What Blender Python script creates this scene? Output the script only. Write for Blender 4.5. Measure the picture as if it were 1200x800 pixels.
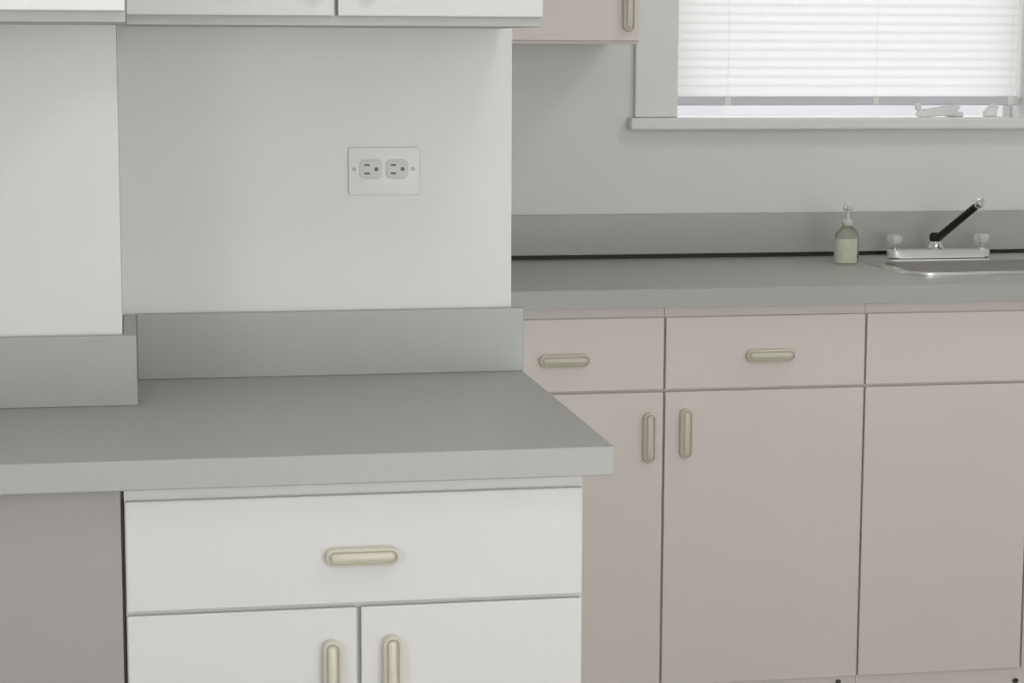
import bpy, bmesh, math
from mathutils import Vector, Matrix

# ---------------------------------------------------------------- scene reset
for o in list(bpy.data.objects):
    bpy.data.objects.remove(o, do_unlink=True)
scene = bpy.context.scene
COL = scene.collection

# ---------------------------------------------------------------- camera
F_PX, YAW, PITCH, ROLL = 2485.76, 0.1780, 0.1374, 0.0039
CAM = Vector((-0.5566, -3.1201, 1.3949))
fw = Vector((math.sin(YAW) * math.cos(PITCH), math.cos(YAW) * math.cos(PITCH), -math.sin(PITCH)))
rt = fw.cross(Vector((0, 0, 1))).normalized()
up = rt.cross(fw)
r2 = rt * math.cos(ROLL) + up * math.sin(ROLL)
u2 = -rt * math.sin(ROLL) + up * math.cos(ROLL)
cam_data = bpy.data.cameras.new('camera')
cam_data.sensor_fit = 'HORIZONTAL'
cam_data.sensor_width = 36.0
cam_data.lens = F_PX * 36.0 / 1200.0
cam_data.clip_start = 0.05
cam_data.clip_end = 500
cam = bpy.data.objects.new('camera', cam_data)
m = Matrix((r2, u2, -fw)).transposed().to_4x4()
m.translation = CAM
cam.matrix_world = m
COL.objects.link(cam)
scene.camera = cam

# ---------------------------------------------------------------- world, lights, exposure
world = bpy.data.worlds.new('overcast_sky')
scene.world = world
world.use_nodes = True
bg = world.node_tree.nodes['Background']
bg.inputs['Color'].default_value = (0.97, 0.98, 1.0, 1)
bg.inputs['Strength'].default_value = 1.9

def area_light(name, loc, rot, sx, sy, power, color):
    d = bpy.data.lights.new(name, 'AREA')
    d.shape = 'RECTANGLE'; d.size = sx; d.size_y = sy
    d.energy = power; d.color = color
    o = bpy.data.objects.new(name, d)
    o.location = loc; o.rotation_euler = rot
    COL.objects.link(o)
    return o
# daylight coming in through the big window in the left wall (behind the camera, out of view)
DAYLIGHT_W, REAR_FILL_W = 18.0, 39.0
area_light('window_daylight', (-2.57, -3.35, 1.45), (0, math.radians(-90), 0), 1.45, 1.8, DAYLIGHT_W, (0.97, 0.985, 1.0))
# fill light added at an unseen rear doorway, softens and brightens both runs
area_light('rear_fill', (1.15, -4.67, 1.08), (math.radians(90), 0, 0), 2.3, 2.0, REAR_FILL_W, (0.97, 0.985, 1.0))
LAMP_STRENGTH = 12.0      # ceiling lamp diffusers, see their builder

scene.view_settings.view_transform = 'Standard'
scene.view_settings.look = 'None'
scene.view_settings.exposure = 0.0
scene.view_settings.gamma = 1.0
scene.view_settings.use_curve_mapping = False

# ---------------------------------------------------------------- materials
def new_mat(name):
    mt = bpy.data.materials.new(name)
    mt.use_nodes = True
    nt = mt.node_tree
    return mt, nt, nt.nodes['Principled BSDF']

def plain(name, col, rough=0.5, metal=0.0, noise=0.0, nscale=40.0, bump=0.0, bscale=200.0, spec=0.5,
          trans=0.0, ior=1.45, coat=0.0):
    mt, nt, b = new_mat(name)
    b.inputs['Roughness'].default_value = rough
    b.inputs['Metallic'].default_value = metal
    b.inputs['Specular IOR Level'].default_value = spec
    b.inputs['Transmission Weight'].default_value = trans
    b.inputs['IOR'].default_value = ior
    b.inputs['Coat Weight'].default_value = coat
    b.inputs['Base Color'].default_value = (*col, 1)
    tc = nt.nodes.new('ShaderNodeTexCoord')
    if noise > 0:
        n = nt.nodes.new('ShaderNodeTexNoise')
        n.inputs['Scale'].default_value = nscale
        n.inputs['Detail'].default_value = 4
        nt.links.new(tc.outputs['Object'], n.inputs['Vector'])
        r = nt.nodes.new('ShaderNodeMapRange')
        r.inputs['From Min'].default_value = 0.3
        r.inputs['From Max'].default_value = 0.7
        r.inputs['To Min'].default_value = 1 - noise
        r.inputs['To Max'].default_value = 1 + noise
        nt.links.new(n.outputs['Fac'], r.inputs['Value'])
        mx = nt.nodes.new('ShaderNodeVectorMath')
        mx.operation = 'SCALE'
        mx.inputs[0].default_value = col
        nt.links.new(r.outputs['Result'], mx.inputs['Scale'])
        nt.links.new(mx.outputs['Vector'], b.inputs['Base Color'])
    if bump > 0:
        n2 = nt.nodes.new('ShaderNodeTexNoise')
        n2.inputs['Scale'].default_value = bscale
        n2.inputs['Detail'].default_value = 3
        nt.links.new(tc.outputs['Object'], n2.inputs['Vector'])
        bp = nt.nodes.new('ShaderNodeBump')
        bp.inputs['Strength'].default_value = bump
        bp.inputs['Distance'].default_value = 0.002
        nt.links.new(n2.outputs['Fac'], bp.inputs['Height'])
        nt.links.new(bp.outputs['Normal'], b.inputs['Normal'])
    return mt

M = {}
M['wall'] = plain('wall_paint', (0.76, 0.76, 0.74), 0.6, noise=0.015, nscale=3, bump=0.12, bscale=90)
M['ceiling'] = plain('ceiling_paint', (0.82, 0.82, 0.80), 0.8, bump=0.1)
M['trim'] = plain('window_trim_paint', (0.79, 0.79, 0.765), 0.45, bump=0.05)
M['floor'] = plain('floor_vinyl', (0.58, 0.555, 0.525), 0.45, noise=0.12, nscale=8, bump=0.05)
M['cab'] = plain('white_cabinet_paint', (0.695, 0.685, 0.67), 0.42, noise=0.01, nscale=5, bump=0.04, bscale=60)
M['cabg'] = plain('bright_white_gloss', (0.88, 0.885, 0.865), 0.3, noise=0.01, nscale=5, bump=0.03, bscale=60)  # whiter, glossier base colour than the two-door cabinet
M['cabb'] = plain('blush_beige_cabinet_paint', (0.715, 0.662, 0.615), 0.42, noise=0.015, nscale=4, bump=0.04, bscale=60)
M['carc'] = plain('shaded_cabinet_box', (0.50, 0.495, 0.475), 0.5, noise=0.02, nscale=5)  # shade below the upper doors is put into this darker colour
M['lam'] = plain('grey_laminate', (0.435, 0.44, 0.42), 0.38, spec=0.5, noise=0.025, nscale=260, bump=0.02, bscale=300)
M['panel'] = plain('taupe_panel', (0.37, 0.347, 0.333), 0.5, noise=0.02, nscale=4)
M['pull'] = plain('cream_ceramic_pull', (0.66, 0.63, 0.52), 0.3)
M['dark'] = plain('dark_slot', (0.05, 0.05, 0.05), 0.6)
M['slot'] = plain('outlet_slot_grey', (0.16, 0.16, 0.155), 0.6)
M['screw'] = plain('dull_screw', (0.50, 0.50, 0.48), 0.5, metal=0.0)
M['outlet'] = plain('outlet_white_plastic', (0.76, 0.76, 0.74), 0.35)
M['recept'] = plain('receptacle_plastic', (0.62, 0.62, 0.605), 0.4)
M['chrome'] = plain('chrome', (0.88, 0.88, 0.88), 0.08, metal=1.0)
M['steel'] = plain('darkened_basin_steel', (0.36, 0.35, 0.33), 0.3, metal=1.0, bump=0.03, bscale=400)  # base colour lowered to stand for dark reflections inside the basin
M['rim'] = plain('polished_steel', (0.82, 0.82, 0.80), 0.24, metal=1.0)
M['satin'] = plain('satin_chrome', (0.86, 0.86, 0.85), 0.28, metal=0.55)
M['black'] = plain('black_plastic', (0.012, 0.012, 0.012), 0.35)
M['crystal'] = plain('clear_acrylic', (0.90, 0.90, 0.89), 0.15, trans=0.45, ior=1.49)
M['soap'] = plain('soap_bottle_plastic', (0.78, 0.81, 0.70), 0.12, trans=0.85, ior=1.2)
M['soaplabel'] = plain('soap_label', (0.62, 0.63, 0.50), 0.45, noise=0.06, nscale=60)
M['pump'] = plain('pump_white', (0.66, 0.67, 0.60), 0.35)
M['rail'] = plain('blind_rail_white', (0.61, 0.61, 0.65), 0.4)
M['sash'] = plain('sash_white', (0.80, 0.80, 0.80), 0.35)
M['ground'] = plain('pale_concrete', (0.40, 0.40, 0.405), 0.9, noise=0.05, nscale=0.5)

mt, nt, b = new_mat('blind_slat_vinyl')
b.inputs['Base Color'].default_value = (0.95, 0.95, 0.94, 1)
b.inputs['Roughness'].default_value = 0.45
tr = nt.nodes.new('ShaderNodeBsdfTranslucent')
tr.inputs['Color'].default_value = (0.97, 0.97, 0.96, 1)
mx = nt.nodes.new('ShaderNodeMixShader'); mx.inputs['Fac'].default_value = 0.62
nt.links.new(b.outputs[0], mx.inputs[1]); nt.links.new(tr.outputs[0], mx.inputs[2])
nt.links.new(mx.outputs[0], nt.nodes['Material Output'].inputs['Surface'])
M['slat'] = mt

mt, nt, b = new_mat('window_glass')
nt.nodes.remove(b)
tp = nt.nodes.new('ShaderNodeBsdfTransparent')
gl = nt.nodes.new('ShaderNodeBsdfGlossy'); gl.inputs['Roughness'].default_value = 0.02
mx = nt.nodes.new('ShaderNodeMixShader'); mx.inputs['Fac'].default_value = 0.06
nt.links.new(tp.outputs[0], mx.inputs[1]); nt.links.new(gl.outputs[0], mx.inputs[2])
nt.links.new(mx.outputs[0], nt.nodes['Material Output'].inputs['Surface'])
M['glass'] = mt

mt, nt, b = new_mat('lamp_diffuser')
b.inputs['Base Color'].default_value = (0.9, 0.9, 0.88, 1)
b.inputs['Emission Color'].default_value = (1.0, 0.975, 0.945, 1)
b.inputs['Emission Strength'].default_value = LAMP_STRENGTH
M['lamp'] = mt

# ---------------------------------------------------------------- mesh helpers
def link(name, me, mat, parent=None, loc=None, smooth=False):
    if isinstance(me, bmesh.types.BMesh):
        bm = me
        bmesh.ops.recalc_face_normals(bm, faces=bm.faces[:])
        me = bpy.data.meshes.new(name)
        bm.to_mesh(me); bm.free()
        if mat is not None:
            me.materials.append(M[mat])
        if smooth:
            for p in me.polygons:
                p.use_smooth = True
            try:
                me.set_sharp_from_angle(angle=math.radians(38))
            except Exception:
                pass
    o = bpy.data.objects.new(name, me)
    COL.objects.link(o)
    if loc is not None:
        o.location = loc
    if parent is not None:
        o.parent = parent
        if loc is None:                       # mesh was given in world coordinates
            o.location = -wloc(parent)
    return o

def wloc(o):
    v = Vector((0, 0, 0))
    while o is not None:
        v = v + o.location
        o = o.parent
    return v

def add_box(bm, x0, x1, y0, y1, z0, z1, bev=0.0, seg=2):
    vs = [bm.verts.new(c) for c in ((x0, y0, z0), (x1, y0, z0), (x1, y1, z0), (x0, y1, z0),
                                    (x0, y0, z1), (x1, y0, z1), (x1, y1, z1), (x0, y1, z1))]
    fs = [bm.faces.new([vs[i] for i in q]) for q in ((3, 2, 1, 0), (4, 5, 6, 7), (0, 1, 5, 4),
                                                     (1, 2, 6, 5), (2, 3, 7, 6), (3, 0, 4, 7))]
    if bev > 0:
        es = list({e for f in fs for e in f.edges})
        bmesh.ops.bevel(bm, geom=es, offset=bev, segments=seg, profile=0.5, affect='EDGES')

def box(name, x0, x1, y0, y1, z0, z1, mat, parent=None, bev=0.0, seg=2):
    bm = bmesh.new()
    add_box(bm, x0, x1, y0, y1, z0, z1, bev, seg)
    return link(name, bm, mat, parent)

def add_prism(bm, pts, z0, z1, axis='Z', bev=0.0):
    """extrude a closed outline; axis X: pts are (y, z), axis Z: pts are (x, y)"""
    def P(p, h):
        return (p[0], p[1], h) if axis == 'Z' else (h, p[0], p[1]) if axis == 'X' else (p[0], h, p[1])
    a = [bm.verts.new(P(p, z0)) for p in pts]
    c = [bm.verts.new(P(p, z1)) for p in pts]
    fs = [bm.faces.new(a[::-1]), bm.faces.new(c)]
    n = len(pts)
    for i in range(n):
        fs.append(bm.faces.new((a[i], a[(i + 1) % n], c[(i + 1) % n], c[i])))
    if bev > 0:
        es = list({e for f in fs for e in f.edges})
        bmesh.ops.bevel(bm, geom=es, offset=bev, segments=2, profile=0.5, affect='EDGES')

def prism(name, pts, z0, z1, mat, parent=None, axis='Z', bev=0.0):
    bm = bmesh.new()
    add_prism(bm, pts, z0, z1, axis, bev)
    return link(name, bm, mat, parent)

def rrect(x0, x1, y0, y1, r, n=6):
    pts = []
    for cx, cy, a0 in ((x1 - r, y1 - r, 0), (x0 + r, y1 - r, 90), (x0 + r, y0 + r, 180), (x1 - r, y0 + r, 270)):
        for i in range(n + 1):
            a = math.radians(a0 + 90 * i / n)
            pts.append((cx + r * math.cos(a), cy + r * math.sin(a)))
    return pts

def skin_rings(bm, rings, cap0=True, cap1=True):
    vs = [[bm.verts.new(p) for p in r] for r in rings]
    n = len(rings[0])
    for a, c in zip(vs, vs[1:]):
        for i in range(n):
            bm.faces.new((a[i], a[(i + 1) % n], c[(i + 1) % n], c[i]))
    if cap0: bm.faces.new(vs[0][::-1])
    if cap1: bm.faces.new(vs[-1])

def add_lathe(bm, prof, c=(0, 0, 0), n=24, sx=1.0, sy=1.0, lobes=0, amp=0.0):
    rings = []
    for r, z in prof:
        ring = []
        for i in range(n):
            a = 2 * math.pi * i / n
            k = 1 + amp * math.cos(lobes * a) if lobes else 1
            ring.append((c[0] + r * k * sx * math.cos(a), c[1] + r * k * sy * math.sin(a), c[2] + z))
        rings.append(ring)
    skin_rings(bm, rings)

def lathe(name, prof, c, mat, parent=None, n=24, sx=1.0, sy=1.0, lobes=0, amp=0.0):
    bm = bmesh.new()
    add_lathe(bm, prof, c, n, sx, sy, lobes, amp)
    return link(name, bm, mat, parent, smooth=True)

def add_tube(bm, pts, rad, n=12):
    pts = [Vector(p) for p in pts]
    if not hasattr(rad, '__len__'):
        rad = [rad] * len(pts)
    rings = []
    for i, p in enumerate(pts):
        t = (pts[min(i + 1, len(pts) - 1)] - pts[max(i - 1, 0)]).normalized()
        ref = Vector((0, 0, 1)) if abs(t.z) < 0.95 else Vector((0, 1, 0))
        a = t.cross(ref).normalized(); b2 = a.cross(t)
        rings.append([p + (a * math.cos(2 * math.pi * k / n) + b2 * math.sin(2 * math.pi * k / n)) * rad[i]
                      for k in range(n)])
    skin_rings(bm, rings)

def tube(name, pts, rad, mat, parent=None, n=12):
    bm = bmesh.new()
    add_tube(bm, pts, rad, n)
    return link(name, bm, mat, parent, smooth=True)

def tag(o, label, cat, group=None):
    o['label'] = label; o['category'] = cat
    if group: o['group'] = group
    return o

def thing(name, loc, label, cat, group=None):
    o = bpy.data.objects.new(name, None)
    o.empty_display_size = 0.05
    COL.objects.link(o)
    o.location = loc
    return tag(o, label, cat, group)

def struct(o):
    o['kind'] = 'structure'
    return o

# ---------------------------------------------------------------- measured layout (metres)
CT = 0.914            # worktop height
TH = 0.0365           # worktop thickness
T = 0.019             # backsplash thickness
WS, S = 0.572, 0.2246 # left edge and depth of the step in the near wall
D = 0.6346            # near worktop depth
HB = 0.0954
B = 1.6475            # far wall
DB = 0.6336
XL, XR, YR, ZC = -2.6, 2.6, -4.7, 2.45
UZ = 1.4351           # bottom of upper doors
WE = 0.003            # free end of the near wall

# ---------------------------------------------------------------- setting
struct(box('floor', XL - .1, XR + .1, YR - .1, B + .1, -0.05, 0.0, 'floor'))
struct(box('ceiling', XL - .1, XR + .1, YR - .1, B + .1, ZC, ZC + .05, 'ceiling'))
struct(box('wall_right', XR, XR + .1, YR, B + .1, 0, ZC, 'wall'))

def wall_with_hole(name, axis, a0, a1, z0, z1, h0, h1, hz0, hz1, w0, w1):
    bm = bmesh.new()
    for p in ((a0, h0, z0, z1), (h1, a1, z0, z1), (h0, h1, z0, hz0), (h0, h1, hz1, z1)):
        if axis == 'X':
            add_box(bm, p[0], p[1], w0, w1, p[2], p[3])
        else:
            add_box(bm, w0, w1, p[0], p[1], p[2], p[3])
    bmesh.ops.remove_doubles(bm, verts=bm.verts[:], dist=1e-5)
    return struct(link(name, bm, 'wall'))

# far kitchen wall with its window opening
WX0, WX1, WZ0, WZ1 = 0.683, 1.535, 1.222, 2.02
wall_with_hole('wall_back', 'X', -0.13, XR, 0, ZC, WX0, WX1, WZ0, WZ1, B, B + 0.14)
wall_with_hole('wall_rear', 'X', XL - .1, XR + .1, 0, ZC, 0.0, 2.3, .02, 2.1, YR - .1, YR)
# left wall with the large daylight window
wall_with_hole('wall_left', 'Y', YR, 0.12, 0, ZC, -4.25, -2.45, 0.75, 2.2, XL - .1, XL)
# near wall: stepped, ends free at the passage to the far run
struct(box('wall_middle', XL, WE, 0, .12, 0, ZC, 'wall'))
struct(box('wall_step', XL, -WS, -S, -.0003, 0, ZC, 'wall'))
struct(box('wall_side', -0.13, -0.012, 0.12, B, 0, ZC, 'wall'))
gr = struct(box('ground', -60, 60, B + 0.6, 140, -0.7, -0.6, 'ground'))

# left daylight window frame (behind the camera's left)
w2 = struct(box('window_2', XL - .075, XL - .065, -4.25, -2.45, 0.75, 2.2, 'glass'))
for y0, y1, z0, z1 in ((-4.25, -4.19, .75, 2.2), (-2.51, -2.45, .75, 2.2), (-4.19, -2.51, .75, .81),
                       (-4.19, -2.51, 2.14, 2.2), (-3.38, -3.32, .81, 2.14)):
    box('window_frame', XL - .095, XL - .04, y0, y1, z0, z1, 'sash', w2, .004)

dp = struct(box('fill_light_door', 0, 2.3, YR - .06, YR - .05, .02, 2.1, 'glass'))  # unseen glazed door, added to go with the rear fill light
for x0, x1, z0, z1 in ((0, .07, .02, 2.1), (2.23, 2.3, .02, 2.1), (.07, 2.23, .02, .09), (.07, 2.23, 2.03, 2.1), (1.11, 1.19, .09, 2.03)):
    box('fill_door_frame', x0, x1, YR - .085, YR - .032, z0, z1, 'sash', dp, .004)

# far window: glass, sash, casing, stool, crank
w1 = struct(box('window_1', WX0 + .02, WX1 - .02, B + 0.095, B + 0.10, WZ0 + .002, WZ1 - .02, 'glass'))
CW = 0.101
CY = B - 0.016
box('window_casing', WX0 - CW, WX0, CY, B, 1.238, WZ1 + CW, 'trim', w1, .004)
box('window_casing', WX1, WX1 + CW, CY, B, 1.238, WZ1 + CW, 'trim', w1, .004)
box('window_casing', WX0, WX1, CY, B, WZ1, WZ1 + CW, 'trim', w1, .004)
box('window_stool', WX0 - CW - .014, WX1 + CW + .014, B - .034, B + .0, 1.2095, 1.238, 'trim', w1, .006, 3)
for x0, x1, z0, z1 in ((WX0, WX0 + .022, WZ0, WZ1), (WX1 - .022, WX1, WZ0, WZ1), (WX0 + .022, WX1 - .022, WZ1 - .04, WZ1),
                       (WX0 + .022, WX1 - .022, WZ0, WZ0 + .014)):
    box('window_sash', x0, x1, B + .08, B + .118, z0, z1, 'sash', w1, .002)
# casement crank on the sill: base, folded handle, knob
bm = bmesh.new()
add_box(bm, 1.339, 1.379, B - .012, B + .02, 1.2385, 1.2505, .004)
add_prism(bm, [(1.256, 1.2425), (1.272, 1.2375), (1.352, 1.243), (1.367, 1.262), (1.356, 1.268), (1.334, 1.262), (1.266, 1.256)],
          B - .022, B - .008, axis='Y', bev=.0025)
link('window_crank', bm, 'sash', w1, smooth=True)
lathe('crank_knob', [(.0, 0), (.006, .001), (.008, .008), (.006, .016), (0, .017)], (1.263, B - .014, 1.2535), 'sash', w1, 12)
bm = bmesh.new()
add_prism(bm, [(1.432, 1.2385), (1.462, 1.2385), (1.457, 1.249), (1.466, 1.262), (1.456, 1.271), (1.444, 1.262), (1.430, 1.250)],
          B - .014, B + .004, axis='Y', bev=.0025)
link('sash_lock', bm, 'sash', w1, smooth=True)

# ---------------------------------------------------------------- pulls and fronts
def make_pull():
    L, W = 0.104, 0.026
    prof = [(0, 0), (0, .010), (.0010, .0125), (.0032, .0135), (.0042, .0092), (.0058, .0092), (.0070, .0128), (.0100, .0150)]
    n = 8
    rings = []
    for ins, h in prof:
        r = W / 2 - ins
        c = L / 2 - W / 2
        ring = []
        for i in range(n + 1):
            a = math.radians(-90 + 180 * i / n)
            ring.append((c + r * math.cos(a), -h, r * math.sin(a)))
        for i in range(n + 1):
            a = math.radians(90 + 180 * i / n)
            ring.append((-c + r * math.cos(a), -h, r * math.sin(a)))
        rings.append(ring)
    bm = bmesh.new()
    skin_rings(bm, rings)
    bmesh.ops.recalc_face_normals(bm, faces=bm.faces[:])
    me = bpy.data.meshes.new('pull')
    bm.to_mesh(me); bm.free()
    me.materials.append(M['pull'])
    for p in me.polygons: p.use_smooth = True
    me.set_sharp_from_angle(angle=math.radians(50))
    return me
PULL = make_pull()

def pull(parent, x, y, z, vertical=False, k=1.0):
    o = bpy.data.objects.new('handle', PULL)
    COL.objects.link(o)
    o.parent = parent
    o.location = Vector((x, y, z)) - wloc(parent)
    o.scale = (k, 1, k)
    if vertical:
        o.rotation_euler = (0, math.radians(90), 0)
    return o

def front(name, x0, x1, z0, z1, yface, mat, parent, th=.010):
    return box(name, x0, x1, yface, yface + th - .001, z0, z1, mat, parent, .0022, 2)

# ---------------------------------------------------------------- near base cabinet
YF = -D + .02
bx0, bx1 = -0.5725, -0.0151
bc = thing('base_cabinet', ((bx0 + bx1) / 2, -.31, 0), 'white base cabinet with one wide drawer above two doors', 'cabinet')
prism('carcass', [(YF + .010, .10), (YF + .010, CT - TH), (-.021, CT - TH), (-.021, 0), (YF + .095, 0), (YF + .095, .10)],
      bx0, bx1, 'cab', bc, 'X')
dr = front('drawer', bx0 + .001, bx1 - .001, .7255, .8600, YF, 'cab', bc)
pull(dr, -.2898, YF, .7852, False, .86)
dl = front('door', bx0 + .001, -.2962, .115, .7205, YF, 'cab', bc)
pull(dl, -.3275, YF, .6375, True, .86)
d2 = front('door', -.2912, bx1 - .001, .115, .7205, YF, 'cab', bc)
pull(d2, -.2540, YF, .6405, True, .86)

# panel that closes the space left of it
pn = thing('filler_panel', (-.95, -.3, 0), 'plain taupe grey panel under the worktop beside the white drawer cabinet', 'panel')
box('panel', -1.42, -.5763, YF + .004, YF + .022, .02, CT - TH - .0005, 'panel', pn, .001)
box('batten', -1.40, -1.36, YF + .022, -S - .01, .02, CT - TH - .001, 'panel', pn)
box('batten', -.62, -.5735, YF + .0225, -S - .01, .02, CT - TH - .001, 'panel', pn)

# near worktop with its three backsplash pieces
wt = thing('worktop', (-.4, -.3, CT - TH), 'grey laminate worktop with stepped backsplash above the white drawer cabinet', 'worktop')
prism('slab', [(-1.45, -D), (T, -D), (T, -.0005), (-WS + .0005, -.0005), (-WS + .0005, -S - .0005), (-1.45, -S - .0005)],
      CT - TH, CT, 'lam', wt, bev=.002)
box('backsplash', -WS + T + .0005, T, -T, -.0005, CT, CT + HB, 'lam', wt, .0015)
box('backsplash', -WS + .0005, -WS + T, -S - .0005, -.0005, CT, CT + HB - .0015, 'lam', wt, .0015)
box('backsplash', -1.45, -WS + T, -S - T, -S - .0007, CT, CT + HB, 'lam', wt, .0015)

# ---------------------------------------------------------------- near wall cabinets
UY = -.331
ux0, ux1 = -.5583, -.0135
uc = thing('wall_cabinet', ((ux0 + ux1) / 2, -.16, UZ), 'white two-door wall cabinet hung above the wall outlet', 'cabinet')
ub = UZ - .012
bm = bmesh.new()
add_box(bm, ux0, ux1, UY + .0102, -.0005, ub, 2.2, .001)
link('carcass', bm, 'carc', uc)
ul = front('door', ux0 + .0002, -.2912, UZ, 2.195, UY, 'cab', uc)
pull(ul, -.3150, UY, 1.502, True, .86)
ur = front('door', -.2866, ux1 - .001, UZ, 2.195, UY, 'cab', uc)
pull(ur, -.2430, UY, 1.502, True, .86)

lc = thing('wall_cabinet', (-.8, -.4, UZ), 'brighter white wall cabinet hung on the projecting wall beside the two-door cabinet', 'cabinet')
LY = -S - .345
lx0, lx1 = -1.45, -.5585
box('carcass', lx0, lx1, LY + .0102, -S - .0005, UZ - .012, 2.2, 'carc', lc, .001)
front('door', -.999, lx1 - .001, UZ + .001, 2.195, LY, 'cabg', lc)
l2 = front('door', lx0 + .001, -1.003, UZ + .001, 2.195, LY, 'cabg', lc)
pull(l2, -1.04, LY, 1.507, True)

# ---------------------------------------------------------------- outlet on the near wall
oc = Vector((-.1885, 0, 1.2145))
ot = thing('wall_outlet', oc, 'white double electrical outlet mounted sideways on the wall above the stepped backsplash', 'outlet')
bm = bmesh.new()
add_prism(bm, rrect(oc.x - .0525, oc.x + .0525, oc.z - .035, oc.z + .035, .004, 3), -.0048, -.0006, axis='Y', bev=.001)
link('cover_plate', bm, 'outlet', ot, smooth=True)
for k, dx in enumerate((-.0195, .0195)):
    cx, cz = oc.x + dx - .0005, oc.z + .003
    bm = bmesh.new()
    add_prism(bm, rrect(cx - .0165, cx + .0165, cz - .0145, cz + .0145, .008, 4), -.0064, -.0045, axis='Y', bev=.0006)
    rc = link('receptacle', bm, 'recept', ot, smooth=True)
    for dz in (-.0062, .0062):
        box('slot', cx - .0095, cx - .0015, -.0067, -.0063, cz + dz - .0014, cz + dz + .0014, 'slot', rc)
    bm = bmesh.new()
    add_prism(bm, rrect(cx + .005, cx + .011, cz - .003, cz + .003, .0029, 4), -.0067, -.0063, axis='Y')
    link('ground_hole', bm, 'slot', rc)
for dx in (-.0445, .0425):
    bm = bmesh.new()
    add_prism(bm, rrect(oc.x + dx - .003, oc.x + dx + .003, oc.z, oc.z + .006, .0029, 4), -.0055, -.0046, axis='Y')
    link('screw', bm, 'screw', ot)

# ---------------------------------------------------------------- far base cabinets
YC = B - DB + .02
DTZ, DSZ, DBZ = .8543, .7034, .081
G1, G2 = .5073, .9358

def far_carcass(x0, x1, par):
    prism('carcass', [(YC + .010, .0), (YC + .010, CT - TH), (B - .001, CT - TH), (B - .001, 0)], x0, x1, 'cabb', par, 'X')

def far_front(name, x0, x1, z0, z1, par):
    return front(name, x0 + .002, x1 - .002, z0, z1, YC, 'cabb', par)

c1 = thing('base_cabinet', (.25, 1.3, 0), 'blush beige base cabinet with drawer and door, farthest from the sink', 'cabinet')
far_carcass(0.0, G1 - .0005, c1)
d = far_front('drawer', .089, G1, DSZ + .002, DTZ, c1); pull(d, .298, YC, .7705)
d = far_front('door', .089, G1, DBZ, DSZ - .003, c1); pull(d, .4753, YC, .608, True)
front('filler_strip', .001, .087, DBZ, DTZ, YC, 'cabb', c1)

c2 = thing('base_cabinet', (.72, 1.3, 0), 'blush beige base cabinet with drawer and door, next to the sink cabinet', 'cabinet')
far_carcass(G1 + .0005, G2 - .0005, c2)
d = far_front('drawer', G1, G2, DSZ + .002, DTZ, c2); pull(d, .7293, YC, .7722)
d = far_front('door', G1, G2, DBZ, DSZ - .003, c2); pull(d, .5528, YC, .6148, True)
bm = bmesh.new()
add_prism(bm, rrect(.892, .903, .062, .073, .005, 3), YC + .0075, YC + .0105, axis='Y')
link('plug', bm, 'dark', c2)

c3 = thing('base_cabinet', (1.3, 1.3, 0), 'blush beige sink cabinet with handleless upper panel below the sink', 'cabinet')
bm = bmesh.new()   # open-topped so that the sink bowl hangs inside
x0, x1 = G2 + .0005, 1.66
add_box(bm, x0, x0 + .016, YC + .010, B - .001, 0, CT - TH)
add_box(bm, x1 - .016, x1, YC + .010, B - .001, 0, CT - TH)
add_box(bm, x0 + .016, x1 - .016, YC + .010, YC + .028, 0, CT - TH)
add_box(bm, x0 + .016, x1 - .016, B - .012, B - .001, 0, CT - TH)
add_box(bm, x0 + .016, x1 - .016, YC + .028, B - .012, .05, .068)
link('carcass', bm, 'cabb', c3)
far_front('false_drawer_front', G2, 1.66, DSZ + .002, DTZ, c3)
far_front('door', G2, 1.303, DBZ, DSZ - .003, c3)
d = far_front('door', 1.303, 1.66, DBZ, DSZ - .003, c3); pull(d, 1.345, YC, .6148, True)
bm = bmesh.new()
add_prism(bm, rrect(1.290, 1.303, .045, .056, .005, 3), YC + .0075, YC + .0105, axis='Y')
link('plug', bm, 'dark', c3)

# far worktop with a cut-out for the sink
SX0, SX1, SY0, SY1 = 1.08, 1.60, 1.185, 1.59        # sink rim outline
fwt = thing('worktop', (.8, 1.3, CT - TH), 'grey laminate worktop with the sink set in it, below the window', 'worktop')
bm = bmesh.new()
outer = [(-.011, B - DB), (1.68, B - DB), (1.68, B - .0005), (-.011, B - .0005)]
inner = rrect(SX0 + .012, SX1 - .012, SY0 + .012, SY1 - .012, .05, 6)
for lp in (outer, inner):
    vs = [bm.verts.new((p[0], p[1], CT)) for p in lp]
    for i in range(len(vs)):
        bm.edges.new((vs[i], vs[(i + 1) % len(vs)]))
bmesh.ops.triangle_fill(bm, use_beauty=True, edges=bm.edges[:])
ret = bmesh.ops.extrude_face_region(bm, geom=bm.faces[:])
bmesh.ops.translate(bm, verts=[v for v in ret['geom'] if isinstance(v, bmesh.types.BMVert)], vec=(0, 0, -TH))
link('slab', bm, 'lam', fwt)
box('backsplash', -.011, 1.68, B - T, B - .0005, CT + .0105, CT + .1028, 'lam', fwt, .0015)
box('shadow_gap_strip', -.011, 1.68, B - .008, B - .0007, CT, CT + .0105, 'dark', fwt)

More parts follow.
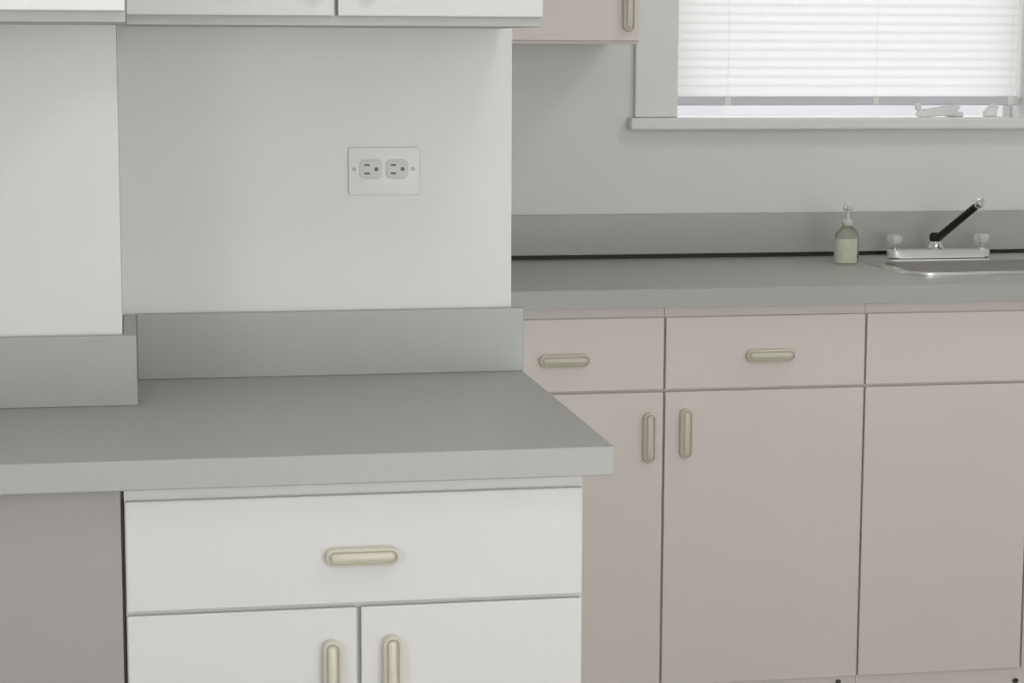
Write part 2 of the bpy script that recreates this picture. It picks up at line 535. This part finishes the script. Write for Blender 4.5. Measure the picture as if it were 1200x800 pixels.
# ---------------------------------------------------------------- sink
sk = thing('sink', ((SX0 + SX1) / 2, (SY0 + SY1) / 2, CT), 'stainless steel drop-in sink in the worktop below the window', 'sink')
zt = CT + .0005
bx = (SX0 + .035, SX1 - .035, SY0 + .035, SY1 - .115)
def ring(x0, x1, y0, y1, r, z): return [(p[0], p[1], z) for p in rrect(x0, x1, y0, y1, r, 6)]
bm = bmesh.new()
skin_rings(bm, [ring(SX0, SX1, SY0, SY1, .062, zt),
                ring(SX0 + .003, SX1 - .003, SY0 + .003, SY1 - .003, .060, zt + .005),
                ring(SX0 + .010, SX1 - .010, SY0 + .010, SY1 - .010, .056, zt + .0065),
                ring(SX0 + .017, SX1 - .017, SY0 + .017, SY1 - .017, .052, zt + .003),
                ring(bx[0], bx[1], bx[2], bx[3], .05, zt + .001)], cap0=False, cap1=False)
link('rim', bm, 'rim', sk, smooth=True)
bm = bmesh.new()
skin_rings(bm, [ring(bx[0], bx[1], bx[2], bx[3], .05, zt + .001),
                ring(bx[0] + .006, bx[1] - .006, bx[2] + .006, bx[3] - .006, .048, zt - .008),
                ring(bx[0] + .014, bx[1] - .014, bx[2] + .014, bx[3] - .014, .045, zt - .13),
                ring(bx[0] + .04, bx[1] - .04, bx[2] + .04, bx[3] - .04, .03, zt - .155)], cap0=False)
link('basin', bm, 'steel', sk, smooth=True)
lathe('drain', [(.0, 0), (.04, 0), (.042, .002), (.036, .003), (.02, .001), (0, .001)],
      ((bx[0] + bx[1]) / 2, (bx[2] + bx[3]) / 2, zt - .1548), 'chrome', sk, 20)

# ---------------------------------------------------------------- faucet on the sink's rear ledge
FY, FZ = 1.5385, zt + .0035
fa = thing('faucet', (1.2875, FY, FZ), 'chrome two-handle faucet with raised black spout on the sink ledge', 'faucet')
bm = bmesh.new()
add_prism(bm, rrect(1.163, 1.412, FY - .022, FY + .022, .021, 5), FZ, FZ + .0185, axis='Z', bev=.004)
link('deck_bar', bm, 'satin', fa, smooth=True)
for hx in (1.181, 1.394):
    lathe('handle_stem', [(.010, 0), (.010, .006), (.006, .009), (.006, .02)], (hx, FY, FZ + .018), 'chrome', fa, 16)
    lathe('handle', [(.007, 0), (.014, .002), (.0185, .009), (.0185, .016), (.0155, .0225), (.006, .024)],
          (hx, FY, FZ + .030), 'crystal', fa, 30, lobes=6, amp=.09)
lathe('spout_base', [(.021, 0), (.021, .006), (.016, .012), (.014, .019), (.009, .022)], (1.2795, FY, FZ + .018), 'chrome', fa, 20)
lathe('swivel_collar', [(.011, 0), (.0125, .004), (.0125, .014), (.008, .019)], (1.2775, FY, FZ + .038), 'black', fa, 18)
tip = Vector((1.330, 1.418, 1.0475))
s0 = Vector((1.2785, FY - .004, FZ + .0405))
dv = (tip - s0)
tube('spout', [s0, s0 + dv * .04, s0 + dv * .5, s0 + dv * .965, tip], [.0075, .0092, .0088, .0085, .0085], 'black', fa, 16)
dn = dv.normalized()
tube('aerator', [tip - dn * .002, tip + dn * .001, tip + dn * .011 + Vector((0, 0, .001)), tip + dn * .016 + Vector((0, 0, -.002))],
     [.0095, .0108, .0108, .0085], 'chrome', fa, 16)

# ---------------------------------------------------------------- soap bottle
SBX, SBY = 1.034, 1.452
sb = thing('soap_bottle', (SBX, SBY, CT), 'small pale green soap pump bottle standing on the worktop beside the faucet', 'bottle')
lathe('bottle_body', [(.024, .0005), (.0275, .003), (.0285, .012), (.0285, .056), (.026, .070), (.017, .081), (.0105, .086), (.0105, .092)],
      (SBX, SBY, CT), 'soap', sb, 28, 1.0, .72)
rings = []
bm = bmesh.new()
for z in (.004, .058):
    row = []
    for i in range(15):
        a = math.radians(150 + 160 * i / 14)
        row.append(bm.verts.new((SBX + .0291 * math.cos(a), SBY + .0291 * .72 * math.sin(a), CT + z)))
    rings.append(row)
for i in range(14):
    bm.faces.new((rings[0][i], rings[0][i + 1], rings[1][i + 1], rings[1][i]))
link('bottle_label', bm, 'soaplabel', sb, smooth=True)
lathe('collar', [(.0115, 0), (.0125, .002), (.0125, .010), (.008, .013)], (SBX + .001, SBY, CT + .0875), 'pump', sb, 20)
tube('pump_stem', [(SBX + .001, SBY, CT + .099), (SBX + .001, SBY, CT + .127)], .0045, 'pump', sb, 12)
bm = bmesh.new()
add_lathe(bm, [(.006, 0), (.0115, .002), (.0115, .009), (.008, .013), (.003, .016)], (SBX + .001, SBY, CT + .123), 20)
add_tube(bm, [(SBX + .001, SBY, CT + .131), (SBX - .012, SBY - .018, CT + .131), (SBX - .016, SBY - .024, CT + .126)], [.0055, .0048, .004], 10)
link('pump_head', bm, 'pump', sb, smooth=True)

# ---------------------------------------------------------------- far wall cabinet
fc = thing('wall_cabinet', (.25, 1.5, 1.4), 'blush beige wall cabinet beside the window', 'cabinet')
FUY = B - .32
box('carcass', -.011, .5185, FUY + .0102, B - .0005, 1.404, 2.2, 'cabb', fc, .001)
front('door', -.010, .086, 1.4105, 2.195, FUY, 'cabb', fc)
d = front('door', .089, .5175, 1.4105, 2.195, FUY, 'cabb', fc)
pull(d, .4922, FUY, 1.4825, True)

# ---------------------------------------------------------------- window blind
BY = B + .035
bl = thing('window_blind', ((WX0 + WX1) / 2, BY, 1.26), 'closed white horizontal slat blind hanging in the window', 'blind')
sx0, sx1 = WX0 + .006, WX1 - .008
RZ0, RZ1 = 1.2645, 1.2862
bm = bmesh.new()
add_prism(bm, rrect(BY - .011, BY + .011, RZ0, RZ1, .004, 3), sx0, sx1, axis='X')
link('bottom_rail', bm, 'rail', bl, smooth=True)
box('head_rail', sx0, sx1, BY - .018, BY + .018, 1.985, 2.015, 'rail', bl, .003)
# one slat mesh, shared
bm = bmesh.new()
prof = []
tilt = math.radians(73)
nseg = 4
for i in range(nseg + 1):
    u = -.016 + .032 * i / nseg
    h = .0016 * (1 - (u / .016) ** 2)
    prof.append((u * math.cos(tilt) + h * -math.sin(tilt), u * math.sin(tilt) + h * math.cos(tilt)))
rows = [[bm.verts.new((x, p[0], p[1])) for p in prof] for x in (sx0, sx1)]
for i in range(nseg):
    bm.faces.new((rows[0][i], rows[1][i], rows[1][i + 1], rows[0][i + 1]))
slat_me = bpy.data.meshes.new('slat')
bm.to_mesh(slat_me); bm.free()
slat_me.materials.append(M['slat'])
for p in slat_me.polygons: p.use_smooth = True
PITCHZ = .0206
z = RZ1 + .0158
while z < 1.98:
    o = bpy.data.objects.new('slat', slat_me)
    COL.objects.link(o)
    o.parent = bl
    o.location = Vector((0, BY, z)) - bl.location
    z += PITCHZ
for x in (.812, 1.172, 1.508):
    tube('ladder_cord', [(x, BY - .0125, RZ1 - .002), (x, BY - .0125, 1.985)], .0005, 'slat', bl, 6)
    box('cord_clip', x - .0075, x + .0075, BY - .0135, BY - .0105, RZ0 + .001, RZ1 + .001, 'outlet', bl, .001)

# ---------------------------------------------------------------- unseen ceiling lamps; the second is added to brighten the far run
for lx, ly, lab in ((.25, -1.3, 'round flush ceiling lamp with white diffuser in front of the white cabinets'),
                    (1.35, .6, 'added round flush ceiling lamp with white diffuser, brightening the run with the sink')):
    cl = thing('ceiling_lamp', (lx, ly, ZC - .0915), lab, 'lamp')
    lathe('lamp_base', [(.10, 0), (.20, .0), (.20, .03), (.10, .03)], (lx, ly, ZC - .0312), 'sash', cl, 32)
    lathe('diffuser', [(.02, 0), (.10, .008), (.17, .03), (.19, .055), (.19, .06)], (lx, ly, ZC - .0915), 'lamp', cl, 32)
